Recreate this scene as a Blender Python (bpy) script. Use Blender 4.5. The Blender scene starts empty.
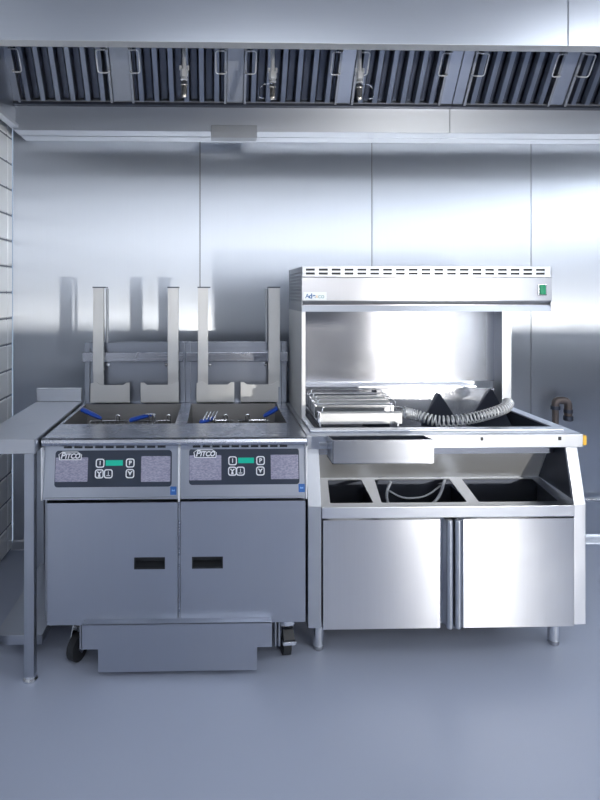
import bpy, bmesh, math, random
from mathutils import Vector, Matrix
random.seed(7)
scene = bpy.context.scene
COL = scene.collection

# ------------------------------------------------------------------ materials
def new_mat(name):
    m = bpy.data.materials.new(name); m.use_nodes = True
    nt = m.node_tree
    return m, nt, nt.nodes['Principled BSDF']

def plain(name, col, rough=.5, metal=0., emit=None, estr=0., coat=0.):
    m, nt, b = new_mat(name)
    n = nt.nodes.new('ShaderNodeTexNoise'); n.inputs['Scale'].default_value = 35
    tc = nt.nodes.new('ShaderNodeTexCoord'); nt.links.new(tc.outputs['Object'], n.inputs['Vector'])
    mr = nt.nodes.new('ShaderNodeMapRange')
    mr.inputs['To Min'].default_value = max(0, rough - .05); mr.inputs['To Max'].default_value = min(1, rough + .05)
    nt.links.new(n.outputs['Fac'], mr.inputs['Value']); nt.links.new(mr.outputs['Result'], b.inputs['Roughness'])
    b.inputs['Base Color'].default_value = (*col, 1); b.inputs['Metallic'].default_value = metal
    b.inputs['Coat Weight'].default_value = coat
    if emit:
        b.inputs['Emission Color'].default_value = (*emit, 1); b.inputs['Emission Strength'].default_value = estr
    return m

def steel(name, col, rough, aniso=.0, tangent=(1, 0, 0), grain=(3, 3, 260), metal=1., smudge=.05, bump=.0, wave=0., var=.02):
    """brushed stainless: streak noise and soft smudges in the roughness, spread along the tangent"""
    m, nt, b = new_mat(name)
    L = nt.links
    tc = nt.nodes.new('ShaderNodeTexCoord')
    mp = nt.nodes.new('ShaderNodeMapping'); mp.inputs['Scale'].default_value = grain
    L.new(tc.outputs['Object'], mp.inputs['Vector'])
    n1 = nt.nodes.new('ShaderNodeTexNoise'); n1.inputs['Scale'].default_value = 1; n1.inputs['Detail'].default_value = 3
    L.new(mp.outputs['Vector'], n1.inputs['Vector'])
    n2 = nt.nodes.new('ShaderNodeTexNoise'); n2.inputs['Scale'].default_value = 7; n2.inputs['Detail'].default_value = 6
    n2.inputs['Roughness'].default_value = .65
    L.new(tc.outputs['Object'], n2.inputs['Vector'])
    a = nt.nodes.new('ShaderNodeMapRange'); a.inputs['From Min'].default_value = .3; a.inputs['From Max'].default_value = .7
    a.inputs['To Min'].default_value = rough - var; a.inputs['To Max'].default_value = rough + var
    L.new(n1.outputs['Fac'], a.inputs['Value'])
    c = nt.nodes.new('ShaderNodeMapRange'); c.inputs['From Min'].default_value = .52; c.inputs['From Max'].default_value = .75
    c.inputs['To Min'].default_value = 0; c.inputs['To Max'].default_value = smudge
    L.new(n2.outputs['Fac'], c.inputs['Value'])
    s = nt.nodes.new('ShaderNodeMath'); s.operation = 'ADD'
    L.new(a.outputs['Result'], s.inputs[0]); L.new(c.outputs['Result'], s.inputs[1])
    L.new(s.outputs[0], b.inputs['Roughness'])
    mix = nt.nodes.new('ShaderNodeMapRange'); mix.data_type = 'FLOAT_VECTOR'
    cr = nt.nodes.new('ShaderNodeMix'); cr.data_type = 'RGBA'
    cr.inputs['A'].default_value = (col[0]*.97, col[1]*.97, col[2]*.97, 1)
    cr.inputs['B'].default_value = (min(1, col[0]*1.03), min(1, col[1]*1.03), min(1, col[2]*1.03), 1)
    nt.nodes.remove(mix)
    L.new(n1.outputs['Fac'], cr.inputs['Factor']); L.new(cr.outputs['Result'], b.inputs['Base Color'])
    b.inputs['Metallic'].default_value = metal
    if aniso:
        b.inputs['Anisotropic'].default_value = aniso
        t = nt.nodes.new('ShaderNodeCombineXYZ')
        for i, v in enumerate(tangent): t.inputs[i].default_value = v
        L.new(t.outputs[0], b.inputs['Tangent'])
    if wave:
        n3 = nt.nodes.new('ShaderNodeTexNoise'); n3.inputs['Scale'].default_value = 2.2; n3.inputs['Detail'].default_value = 1
        L.new(tc.outputs['Object'], n3.inputs['Vector'])
        bp = nt.nodes.new('ShaderNodeBump'); bp.inputs['Strength'].default_value = 1; bp.inputs['Distance'].default_value = wave
        L.new(n3.outputs['Fac'], bp.inputs['Height']); L.new(bp.outputs['Normal'], b.inputs['Normal'])
    return m

BL = (.60, .635, .71)
M = {}
M['wall_steel'] = steel('wall steel', (.60, .64, .71), .40, .96, (1, 0, 0), (320, 320, 2), wave=.0008)
M['hood_steel'] = steel('hood steel', (.5, .535, .6), .33, .5, (1, 0, 0), (3, 200, 260), wave=.0008)
M['door_steel'] = steel('door steel', (.54, .555, .60), .28, .88, (0, 0, 1), (260, 260, 3), smudge=.03, wave=.0008, var=.004)
M['fryer_steel'] = steel('fryer steel', (.40, .43, .50), .34, .7, (0, 0, 1), (300, 300, 3), wave=.0008)
M['top_steel'] = steel('top steel', (.54, .565, .62), .30, .3, (1, 0, 0), (3, 260, 260), smudge=.07, wave=.0006)
M['panel_steel'] = steel('panel steel', (.47, .48, .52), .22, .88, (0, 0, 1), (260, 260, 3), smudge=.06, wave=.0008, var=.005)
M['bright_steel'] = steel('bright steel', (.72, .74, .78), .22, 0)
M['matt_steel'] = steel('matt steel', (.66, .665, .67), .52, 0, metal=.85)
M['dull_steel'] = steel('dull steel', (.40, .42, .46), .45, 0)
M['vat_steel'] = steel('vat steel', (.20, .20, .205), .42, 0, metal=.85)
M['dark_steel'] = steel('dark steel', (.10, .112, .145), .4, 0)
M['frame_steel'] = steel('frame steel', (.40, .43, .49), .38, .5, (0, 0, 1), (200, 200, 3))
M['lit_upright_steel'] = steel('lit upright steel', (.66, .68, .73), .36, .5, (0, 0, 1), (200, 200, 3))
M['deck_steel'] = steel('deck steel', (.42, .44, .50), .26, .3, (1, 0, 0), (3, 260, 260), smudge=.07, wave=.0006)
M['table_steel'] = steel('table steel', (.48, .50, .55), .30, .3, (1, 0, 0), (3, 260, 260), smudge=.07, wave=.0006)
M['splash_steel'] = steel('splash steel', (.30, .325, .38), .34, .5, (0, 0, 1), (200, 200, 3))
M['gutter_steel'] = steel('gutter steel', (.56, .59, .65), .46, .7, (0, 0, 1), (3, 200, 260))
M['tray_steel'] = steel('tray steel', (.42, .44, .49), .26, .6, (0, 0, 1), (200, 200, 3), smudge=.0, var=.006)
M['fascia_steel'] = steel('fascia steel', (.68, .69, .73), .30, .85, (0, 0, 1), (260, 260, 3), smudge=.08, wave=.0008, var=.005)
M['baffle_steel'] = steel('baffle steel', (.27, .295, .35), .3, 0)
M['satin'] = steel('satin wire', (.85, .86, .88), .45, 0, metal=.55)
M['chrome'] = steel('chrome', (.8, .81, .84), .12, 0)
M['black'] = plain('black', (.012, .014, .018), .5)
M['rubber'] = plain('black rubber', (.02, .022, .026), .6)
M['overlay'] = plain('overlay', (.02, .03, .055), .4)
M['label_panel'] = None
M['display'] = plain('green display', (.0, .16, .12), .3, emit=(.0, .42, .30), estr=.55)
M['white_print'] = plain('white print', (.8, .82, .86), .5)
M['white'] = plain('white label', (.82, .86, .88), .4)
M['blue_print'] = plain('blue print', (.02, .12, .33), .5)
M['orange_print'] = plain('orange print', (.75, .45, .12), .5)
M['teal_print'] = plain('teal print', (.25, .42, .42), .5)
M['blue_grip'] = plain('blue grip', (.015, .07, .42), .35)
M['blue_sticker'] = plain('blue sticker', (.03, .13, .42), .4)
M['light_blue'] = plain('light blue print', (.2, .4, .75), .4)
M['green'] = plain('green switch', (.0, .22, .10), .25, emit=(0, .4, .18), estr=.12)
M['yellow'] = plain('yellow cap', (.75, .42, .03), .45)
M['tile'] = plain('white tile', (.88, .90, .92), .16, coat=.3)
M['grout'] = plain('grey grout', (.16, .18, .22), .9)
M['paint'] = plain('white paint', (.40, .42, .47), .8)
M['ceil'] = plain('ceiling paint', (.24, .26, .30), .8)
M['dimmer_paint'] = plain('light dimmer', (.05, .055, .065), .6)  # for the added dark sheets and blocks that dim the light
M['frame_w'] = plain('window frame', (.7, .7, .7), .5)
M['iron'] = steel('iron pipe', (.17, .14, .13), .45, 0, metal=.7)
M['cable'] = plain('grey cable', (.42, .45, .5), .4)
M['brass'] = steel('brass', (.62, .58, .52), .25, 0)

def floor_mat():
    m, nt, b = new_mat('resin floor'); L = nt.links
    tc = nt.nodes.new('ShaderNodeTexCoord')
    n = nt.nodes.new('ShaderNodeTexNoise'); n.inputs['Scale'].default_value = 420; n.inputs['Detail'].default_value = 3
    L.new(tc.outputs['Object'], n.inputs['Vector'])
    n2 = nt.nodes.new('ShaderNodeTexNoise'); n2.inputs['Scale'].default_value = 3; n2.inputs['Detail'].default_value = 6
    L.new(tc.outputs['Object'], n2.inputs['Vector'])
    cr = nt.nodes.new('ShaderNodeMix'); cr.data_type = 'RGBA'
    cr.inputs['A'].default_value = (.33, .37, .48, 1); cr.inputs['B'].default_value = (.40, .445, .56, 1)
    ad = nt.nodes.new('ShaderNodeMath'); ad.operation = 'MULTIPLY_ADD'; ad.inputs[1].default_value = .7; 
    L.new(n.outputs['Fac'], ad.inputs[0])
    mu = nt.nodes.new('ShaderNodeMath'); mu.operation = 'MULTIPLY'; mu.inputs[1].default_value = .3
    L.new(n2.outputs['Fac'], mu.inputs[0]); L.new(mu.outputs[0], ad.inputs[2])
    L.new(ad.outputs[0], cr.inputs['Factor']); L.new(cr.outputs['Result'], b.inputs['Base Color'])
    mr = nt.nodes.new('ShaderNodeMapRange'); mr.inputs['To Min'].default_value = .26; mr.inputs['To Max'].default_value = .42
    L.new(n2.outputs['Fac'], mr.inputs['Value']); L.new(mr.outputs['Result'], b.inputs['Roughness'])
    bp = nt.nodes.new('ShaderNodeBump'); bp.inputs['Strength'].default_value = .35; bp.inputs['Distance'].default_value = .0012
    L.new(n.outputs['Fac'], bp.inputs['Height']); L.new(bp.outputs['Normal'], b.inputs['Normal'])
    b.inputs['Specular IOR Level'].default_value = .6
    return m
M['floor'] = floor_mat()

def label_mat():
    m, nt, b = new_mat('instruction print'); L = nt.links
    tc = nt.nodes.new('ShaderNodeTexCoord')
    mp = nt.nodes.new('ShaderNodeMapping'); mp.inputs['Scale'].default_value = (120, 1, 380)
    L.new(tc.outputs['Object'], mp.inputs['Vector'])
    n = nt.nodes.new('ShaderNodeTexNoise'); n.inputs['Scale'].default_value = 1; n.inputs['Detail'].default_value = 2
    L.new(mp.outputs['Vector'], n.inputs['Vector'])
    cr = nt.nodes.new('ShaderNodeMix'); cr.data_type = 'RGBA'
    cr.inputs['A'].default_value = (.20, .20, .29, 1); cr.inputs['B'].default_value = (.40, .39, .50, 1)
    mr = nt.nodes.new('ShaderNodeMapRange'); mr.inputs['From Min'].default_value = .3; mr.inputs['From Max'].default_value = .7
    L.new(n.outputs['Fac'], mr.inputs['Value']); L.new(mr.outputs['Result'], cr.inputs['Factor'])
    L.new(cr.outputs['Result'], b.inputs['Base Color']); b.inputs['Roughness'].default_value = .45
    return m
M['label_panel'] = label_mat()

def glow(name, col, s):
    m, nt, b = new_mat(name)
    b.inputs['Base Color'].default_value = (.8, .8, .8, 1)
    b.inputs['Emission Color'].default_value = (*col, 1); b.inputs['Emission Strength'].default_value = s
    return m

# ------------------------------------------------------------------ mesh builder (world coordinates)
class MB:
    def __init__(self): self.bm = bmesh.new()
    def _merge(self, b2):
        me = bpy.data.meshes.new('t'); b2.to_mesh(me); b2.free(); self.bm.from_mesh(me); bpy.data.meshes.remove(me)
    def box(self, x0, x1, y0, y1, z0, z1, bev=0, seg=2, mat=None):
        b = bmesh.new()
        vs = [b.verts.new((x, y, z)) for x in (x0, x1) for y in (y0, y1) for z in (z0, z1)]
        for f in ((0,1,3,2),(4,6,7,5),(0,4,5,1),(2,3,7,6),(0,2,6,4),(1,5,7,3)): b.faces.new([vs[i] for i in f])
        bmesh.ops.recalc_face_normals(b, faces=b.faces)
        if bev: bmesh.ops.bevel(b, geom=b.edges[:], offset=bev, segments=seg, affect='EDGES', profile=.5)
        if mat is not None: b.transform(mat)
        self._merge(b); return self
    def prism(self, pts, vec, bev=0):
        b = bmesh.new(); v = Vector(vec)
        f = b.faces.new([b.verts.new(p) for p in pts])
        r = bmesh.ops.extrude_face_region(b, geom=[f])
        bmesh.ops.translate(b, vec=v, verts=[e for e in r['geom'] if isinstance(e, bmesh.types.BMVert)])
        bmesh.ops.recalc_face_normals(b, faces=b.faces)
        if bev: bmesh.ops.bevel(b, geom=b.edges[:], offset=bev, segments=2, affect='EDGES', profile=.5)
        self._merge(b); return self
    def holed(self, outer, holes, fn, depth):
        """plate with holes; outer and holes are 2-D loops, fn maps (u,v) to 3-D, depth is the thickness vector"""
        b = bmesh.new(); edges = []
        for lp in [outer] + holes:
            vs = [b.verts.new((u, v, 0)) for u, v in lp]
            edges += [b.edges.new((vs[i], vs[(i+1) % len(vs)])) for i in range(len(vs))]
        bmesh.ops.triangle_fill(b, edges=edges, use_beauty=True, use_dissolve=False)
        for v in b.verts: v.co = Vector(fn(v.co.x, v.co.y))
        r = bmesh.ops.extrude_face_region(b, geom=b.faces[:])
        bmesh.ops.translate(b, vec=Vector(depth), verts=[e for e in r['geom'] if isinstance(e, bmesh.types.BMVert)])
        bmesh.ops.recalc_face_normals(b, faces=b.faces)
        self._merge(b); return self
    def tube(self, pts, r, n=8, closed=False):
        pts = [Vector(p) for p in pts]; b = bmesh.new(); rings = []
        N = len(pts); up = None
        for i, p in enumerate(pts):
            if closed: d = pts[(i+1) % N] - pts[i-1]
            else: d = pts[min(i+1, N-1)] - pts[max(i-1, 0)]
            d.normalize()
            if up is None:
                up = Vector((0, 0, 1)) if abs(d.z) < .9 else Vector((0, 1, 0))
            s = d.cross(up).normalized(); up = s.cross(d).normalized()
            rr = r[i] if isinstance(r, (list, tuple)) else r
            rings.append([b.verts.new(p + (s*math.cos(a) + up*math.sin(a))*rr) for a in [2*math.pi*k/n for k in range(n)]])
        for i in range(N if closed else N-1):
            A, B = rings[i], rings[(i+1) % N]
            for k in range(n): b.faces.new((A[k], A[(k+1) % n], B[(k+1) % n], B[k]))
        if not closed: b.faces.new(rings[0][::-1]); b.faces.new(rings[-1])
        bmesh.ops.recalc_face_normals(b, faces=b.faces)
        self._merge(b); return self
    def cyl(self, p0, p1, r, n=20): return self.tube([p0, p1], r, n)
    def ball(self, c, r):
        b = bmesh.new(); bmesh.ops.create_uvsphere(b, u_segments=14, v_segments=8, radius=r)
        bmesh.ops.translate(b, vec=Vector(c), verts=b.verts); self._merge(b); return self

def round_rect(x0, x1, z0, z1, r, n=5):
    out = []
    for cx, cz, a0 in ((x1-r, z1-r, 0), (x0+r, z1-r, 90), (x0+r, z0+r, 180), (x1-r, z0+r, 270)):
        for k in range(n+1):
            a = math.radians(a0 + 90*k/n); out.append((cx + r*math.cos(a), cz + r*math.sin(a)))
    return out
def round_poly(pts, r, n=4):
    out = []; N = len(pts)
    for i in range(N):
        p = Vector(pts[i]); a = (Vector(pts[i-1]) - p).normalized(); c = (Vector(pts[(i+1) % N]) - p).normalized()
        A = p + a*r; B = p + c*r
        for k in range(n+1):
            t = k/n; out.append(tuple(A*(1-t)**2 + p*2*t*(1-t) + B*t*t))
    return out
def arc_path(pts, r, n=5):
    """polyline with rounded corners"""
    pts = [Vector(p) for p in pts]; out = [pts[0]]
    for i in range(1, len(pts)-1):
        a = (pts[i-1]-pts[i]); c = (pts[i+1]-pts[i]); rr = min(r, a.length*.49, c.length*.49)
        A = pts[i] + a.normalized()*rr; B = pts[i] + c.normalized()*rr
        for k in range(n+1):
            t = k/n; out.append(A*(1-t)**2 + pts[i]*2*t*(1-t) + B*t*t)
    out.append(pts[-1]); return out

def root_of(o):
    while o.parent: o = o.parent
    return o
def link(name, me, m, parent, origin):
    o = bpy.data.objects.new(name, me); COL.objects.link(o)
    if m: me.materials.append(m)
    if parent: o.parent = parent
    else: o.location = origin
    return o
def obj(name, mb, m, parent=None, label=None, smooth=35):
    bm = mb.bm if isinstance(mb, MB) else mb
    bmesh.ops.recalc_face_normals(bm, faces=bm.faces)
    if parent: org = root_of(parent).location.copy()
    else:
        xs = [v.co for v in bm.verts]
        org = Vector(((min(v.x for v in xs)+max(v.x for v in xs))/2, (min(v.y for v in xs)+max(v.y for v in xs))/2, min(v.z for v in xs)))
    bmesh.ops.translate(bm, vec=-org, verts=bm.verts)
    me = bpy.data.meshes.new(name); bm.to_mesh(me); bm.free()
    for p in me.polygons: p.use_smooth = True
    me.set_sharp_from_angle(angle=math.radians(smooth))
    o = link(name, me, M[m] if isinstance(m, str) else m, parent, org)
    wn = o.modifiers.new('weighted normals', 'WEIGHTED_NORMAL'); wn.keep_sharp = True; wn.weight = 100
    if label: o['label'] = label
    return o
def tag(o, label, cat, group=None):
    o['label'] = label; o['category'] = cat
    if group: o['group'] = group
    return o
def thing(name, label, cat, loc, group=None):
    o = bpy.data.objects.new(name, None); COL.objects.link(o); o.location = loc; o.empty_display_size = .05
    return tag(o, label, cat, group)
def struct(name, mb, m, parent=None):
    o = obj(name, mb, m, parent)
    if not parent: o['kind'] = 'structure'
    return o
def copy_tree(o, parent=None):
    c = o.copy(); COL.objects.link(c)
    if parent: c.parent = parent
    for ch in o.children: copy_tree(ch, c)
    return c
def text(name, body, size, m, parent, fn, depth=.0006, shear=0., align='CENTER', bold=0.):
    """lettering as a mesh; fn maps text-plane (u,v) metres to world"""
    cu = bpy.data.curves.new(name, 'FONT'); cu.body = body; cu.size = size; cu.shear = shear; cu.offset = bold
    cu.align_x = align; cu.align_y = 'CENTER'; cu.extrude = depth
    t = bpy.data.objects.new(name, cu); COL.objects.link(t)
    dg = bpy.context.evaluated_depsgraph_get()
    me0 = t.evaluated_get(dg).to_mesh(); bm = bmesh.new(); bm.from_mesh(me0); t.to_mesh_clear()
    bpy.data.objects.remove(t); bpy.data.curves.remove(cu)
    for v in bm.verts: v.co = Vector(fn(v.co.x, v.co.y, v.co.z))
    mb = MB(); mb.bm.free(); mb.bm = bm
    return obj(name, mb, m, parent)

# ------------------------------------------------------------------ room
XL, XR, YB, YF, ZC = -1.145, 4.6, 3.30, -2.7, 3.05
struct('floor', MB().box(XL-.1, XR+.1, YF-.1, YB+.1, -.1, 0), 'floor')
struct('ceiling', MB().box(XL-.1, XR+.1, YF-.1, YB+.1, ZC, ZC+.1), 'ceil')
# back wall: brushed steel cladding sheets with joints
mb = MB()
seams = [XL, -.086, .901, 1.827, 2.75, 3.7, XR]
for a, c in zip(seams[:-1], seams[1:]): mb.box(a+.0022, c-.0022, YB, YB+.02, 0, ZC)
w = struct('wall_back', mb, 'wall_steel')
struct('trim_1', MB().box(XL, XR, YB+.006, YB+.03, 0, ZC), 'black')
struct('baseboard_back', MB().prism([(XL, YB, 0), (XL, YB-.03, 0), (XL, YB-.026, .008), (XL, YB-.006, .03), (XL, YB, .045)], (XR-XL, 0, 0)), 'top_steel')
# left wall: bevelled white tiles on grout
mb = MB(); mb.box(XL-.1, XL-.006, YF, YB, 0, ZC)
wl = struct('wall_left', mb, 'grout')
mb = MB(); TH, TW = .1445, .297; z0 = .02 - TH
k = 0; z = 1.446 - 10*TH
while z < ZC:
    y = YB - .004
    w0 = .078
    while y > YF:
        a, c = max(z+.004, .002), min(z+TH-.004, ZC-.002)
        if c - a > .03: mb.box(XL-.012, XL, max(y-(w0 or TW)+.006, YF), y, a, c, bev=.006, seg=1)
        y -= w0 or TW; w0 = 0
    z += TH
struct('tile_facing', mb, 'tile', wl)
struct('wall_front', MB().box(XL-.1, XR+.1, YF-.1, YF, 0, ZC), 'paint')
struct('dimmer_sheet_front', MB().box(XL, XR, YF, YF+.001, 0, 1.35), 'dimmer_paint')  # unseen dark sheet, added to darken the reflections in the steel
struct('dimmer_sheet_right', MB().box(XR-.001, XR, YF, YB, 0, 1.1), 'dimmer_paint')  # matching added sheet on the right, also for darker reflections
struct('wall_right', MB().box(XR, XR+.1, YF, YB, 0, ZC), 'paint')

def window(name, x0, x1, z0, z1, mull, strength, col=(.86, .93, 1.)):
    mb = MB(); y = YF + .002; t = .05
    for a, b_, c, d in ((x0, x1, z0, z0+t), (x0, x1, z1-t, z1), (x0, x0+t, z0, z1), (x1-t, x1, z0, z1)): mb.box(a, b_, y, y+.06, c, d, .004)
    for i in range(1, mull):
        xm = x0 + (x1-x0)*i/mull; mb.box(xm-.03, xm+.03, y, y+.055, z0+t, z1-t, .003)
    o = struct(name, mb, 'frame_w')
    struct('glass_pane', MB().box(x0+t-.01, x1-t+.01, y+.01, y+.02, z0+t-.01, z1-t+.01), glow(name+' daylight', col, strength), o)
    return o
WIN = [('window_1', .3, 1.9, 2.0, 2.62, 3, 5.5, (1, .95, .88)), ('window_2', 2.36, 2.53, .5, 2.5, 1, 5.0, (1, .96, .92)), ('window_3', -1.0, -.1, 1.9, 2.6, 2, 1.6), ('window_4', 3.62, 3.84, .3, 2.5, 1, 9.0)]
for wdw in WIN: window(*wdw)
for wn_, wy0, wy1, st_ in (('window_5', -2.0, -.4, 9.0), ('tile_fill_panel', .5, 2.0, 9.0)):  # the second one is an added, unseen fill to brighten the left tiles
    mb = MB(); ym = (wy0+wy1)/2
    for a, b_, c, d in ((wy0, wy1, 2.0, 2.05), (wy0, wy1, 2.6, 2.65), (wy0, wy0+.05, 2.0, 2.65), (wy1-.05, wy1, 2.0, 2.65), (ym-.03, ym+.03, 2.05, 2.6)): mb.box(XR-.06, XR-.002, a, b_, c, d, .003)
    o5 = struct(wn_, mb, 'frame_w')
    struct('glass_pane', MB().box(XR-.02, XR-.01, wy0+.04, wy1-.04, 2.04, 2.61), glow(wn_+' daylight', (.86, .93, 1), st_), o5)
# glazed door at the front of the room: the low sun comes in through its lower pane
mb = MB(); dx0, dx1 = 2.65, 3.2
mb.box(dx0, dx1, YF+.002, YF+.05, 0, 2.1, .003)
d = struct('door_1', mb, 'frame_w')
struct('glass_pane', MB().box(dx0+.1, dx1-.1, YF+.051, YF+.056, .3, 1.9), glow('door daylight', (.9, .95, 1), 4.0), d)

def area(name, loc, target, sx, sy, power, col=(1, 1, 1), spread=180):
    l = bpy.data.lights.new(name, 'AREA'); l.shape = 'RECTANGLE'; l.size = sx; l.size_y = sy; l.energy = power; l.color = col
    l.spread = math.radians(spread)
    o = bpy.data.objects.new(name, l); COL.objects.link(o); o.location = loc
    o.rotation_euler = (Vector(target)-Vector(loc)).to_track_quat('-Z', 'Y').to_euler(); return o
# unseen low blocks, added to keep the door light off the lower parts
struct('light_blocker', MB().box(2.42, XR-.01, -.7, -.6, 0, .880, .004), 'dimmer_paint')
struct('light_blocker', MB().box(.9, 1.86, -.7, -.6, 0, .880, .004), 'dimmer_paint')
area('door_sunlight', (2.92, YF+.1, .70), (.2, 3.2, 1.45), .16, .05, 115, (1, .96, .88))

# ceiling lamps
lamp_m = glow('lamp diffuser', (.93, .96, 1.), 9.0)
first = None
for (x, y, lab) in ((.3, -.4, 'flush ceiling panel light above the middle of the floor, left'), (2.6, .3, 'flush ceiling panel light above the floor in front of the open end'),
                    (.9, -1.9, 'flush ceiling panel light nearest the windows'), (3.2, -1.5, 'flush ceiling panel light in the far right corner of the ceiling')):
    if first is None:
        t = thing('ceiling_light', lab, 'ceiling light', (x, y, ZC-.03), 'ceiling panel lights'); first = t
        mb = MB()
        for a in ((-.6, .6, -.3, -.28), (-.6, .6, .28, .3), (-.6, -.58, -.28, .28), (.58, .6, -.28, .28)):
            mb.box(x+a[0], x+a[1], y+a[2], y+a[3], ZC-.03, ZC)
        obj('frame', mb, 'white', t)
        obj('diffuser', MB().box(x-.58, x+.58, y-.28, y+.28, ZC-.022, ZC-.004), lamp_m, t)
    else:
        t = copy_tree(first); t.location = (x, y, ZC-.03); t['label'] = lab

# ------------------------------------------------------------------ extraction hood
HB, HT = 2.33, ZC - .02
def hood(x0, x1, label, end_left, end_right, fillers, box=None):
    t = thing('extraction_hood', label, 'hood', ((x0+x1)/2, 2.7, HB))
    obj('front_panel', MB().box(x0+.001, x1-.001, 2.045, 2.06, HB+.0, HT, .002), 'hood_steel', t)
    obj('front_lip', MB().prism([(x0+.001, 2.045, HB), (x0+.001, 2.094, HB-.001), (x0+.001, 2.094, HB+.02), (x0+.001, 2.084, HB+.02), (x0+.001, 2.084, HB+.009), (x0+.001, 2.05, HB+.009)], (x1-x0-.002, 0, 0)), 'matt_steel', t)
    # gutter along the back: face, ledge and underside
    mb = MB(); GB = 2.307; mb.box(x0+.001, x1-.001, 3.09, 3.10, GB, 2.448, .0015)
    obj('grease_gutter', mb, 'gutter_steel', t); mb = MB()
    mb.box(x0+.001, x1-.001, 3.0995, 3.20, GB, GB+.008); mb.box(x0+.001, x1-.001, 3.203, 3.299, GB-.002, GB+.006)
    obj('gutter_underside', mb, 'hood_steel', t)
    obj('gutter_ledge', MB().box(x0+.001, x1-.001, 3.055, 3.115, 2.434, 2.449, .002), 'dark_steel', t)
    obj('back_panel', MB().box(x0+.001, x1-.001, 3.28, 3.297, 2.34, HT), 'dull_steel', t)
    obj('top_panel', MB().box(x0+.001, x1-.001, 2.06, 3.28, HT-.012, HT), 'dull_steel', t)
    obj('plenum_front', MB().box(x0+.001, x1-.001, 2.755, 2.775, 2.89, HT-.012), 'dull_steel', t)
    for xe, on in ((x0, end_left), (x1, end_right)):
        if on:
            s = 1 if xe == x0 else -1
            mb = MB(); mb.box(min(xe, xe+.012*s), max(xe, xe+.012*s), 2.06, 3.28, HB, HT)
            obj('end_panel', mb, 'hood_steel', t)
            obj('end_rail', MB().box(min(xe-.012*s, xe+.028*s), max(xe-.012*s, xe+.028*s), 2.06, 3.28, HB-.012, HB+.008, .003), 'top_steel', t)
    for a, b_, m in fillers:
        w_ = Vector((0, -.581, .814)); n_ = Vector((0, -.814, -.581)); o_ = Vector((0, 3.08, 2.449))
        mb = MB(); p = [o_ + n_*.012, o_ + n_*.012 + w_*.52, o_ - n_*.01 + w_*.52, o_ - n_*.01]
        mb.prism([(a, q.y, q.z) for q in p], (b_-a, 0, 0), .002)
        obj('filler_strip', mb, m, t)
    if box:
        mb = MB(); a, b_ = box; mb.box(a, b_, 3.078, 3.15, 2.270, 2.338, .003); mb.box(a-.001, b_+.001, 3.0765, 3.15, 2.298, 2.301)
        obj('grease_drawer', mb, 'dull_steel', t)
    return t
FX = [(-1.03, -.536), (-.436, .06), (.15, .645), (.72, 1.20), (1.325, 1.79), (1.87, 2.34)]
XS = 1.267
hood(-1.07, XS, 'long stainless steel extraction hood section over the fryers and serving station', True, False,
     [(-1.058, -1.032, 'dull_steel'), (-.534, -.438, 'dull_steel'), (.062, .148, 'dull_steel'), (.647, .718, 'top_steel'), (1.202, XS-.002, 'top_steel')], (-.022, .224))
hood(XS, 3.3, 'right hand stainless hood section beyond the vertical joint, cut off by the right edge', False, True,
     [(XS+.002, 1.323, 'top_steel'), (1.792, 1.868, 'top_steel')])

# baffle filters
labs = ['leftmost baffle filter, beside the hood end panel', 'baffle filter behind the leftmost nozzle pipe', 'baffle filter behind the middle nozzle pipe',
        'baffle filter just right of the rightmost nozzle pipe', 'first baffle filter right of the joint in the hood', 'rightmost baffle filter, cut off by the right edge of the photo']
W_ = Vector((0, -.581, .814)); N_ = Vector((0, -.814, -.581)); O_ = Vector((0, 3.075, 2.452))
def filt(x0, x1, label):
    w = x1-x0; t = thing('baffle_filter', label, 'filter', ((x0+x1)/2, 3.07, 2.45), 'baffle filters in the hood')
    def P(u, v, n): q = O_ + W_*v + N_*n; return Vector((x0+u, q.y, q.z))
    def bar(mb, u0, u1, v0, v1, n0, n1):
        q = [P(u0, v0, n0), P(u1, v0, n0), P(u1, v0, n1), P(u0, v0, n1)]; mb.prism(q, W_*(v1-v0))
    H = .50; mb = MB()
    bar(mb, 0, .012, 0, H, -.025, .022); bar(mb, w-.012, w, 0, H, -.025, .022)
    bar(mb, .012, w-.012, 0, .012, -.025, .012); bar(mb, .012, w-.012, H-.012, H, -.025, .022)
    obj('frame', mb, 'dull_steel', t)
    n = 6; per = (w-.024)/n
    fb = MB(); bb = MB()
    for i in range(n):
        c = .012 + per*(i+.5)
        pr = [(-.023, -.006), (-.023, -.004), (-.012, .018), (.012, .018), (.023, -.004), (.023, -.006), (.010, .0155), (-.010, .0155)]
        fb.prism([P(c+a, .014, b_) for a, b_ in pr], W_*(H-.028))
    for i in range(n+1):
        c = .012 + per*i; hw = .026
        a0, a1 = max(.013, c-hw), min(w-.013, c+hw)
        bar(bb, a0, a1, .014, H-.014, -.024, -.021)
        if c-hw > .013: bar(bb, c-hw, c-hw+.002, .014, H-.014, -.021, -.008)
        if c+hw < w-.013: bar(bb, c+hw-.002, c+hw, .014, H-.014, -.021, -.008)
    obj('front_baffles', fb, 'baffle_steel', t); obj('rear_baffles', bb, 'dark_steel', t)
    for sgn, u in ((1, .004), (-1, w-.004)):
        h = MB(); a, b_ = .165, .275
        pts = [P(u, a, .022), P(u+.004*sgn, a, .05), P(u+.052*sgn, a, .05), P(u+.052*sgn, b_, .05), P(u+.004*sgn, b_, .05), P(u, b_, .022)]
        h.tube(arc_path(pts, .014, 4), .0036, 8); h.ball(P(u, a, .024), .006); h.ball(P(u, b_, .024), .006)
        obj('handle', h, 'satin', t)
    return t
for (a, b_), lab in zip(FX, labs): filt(a, b_, lab)

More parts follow.
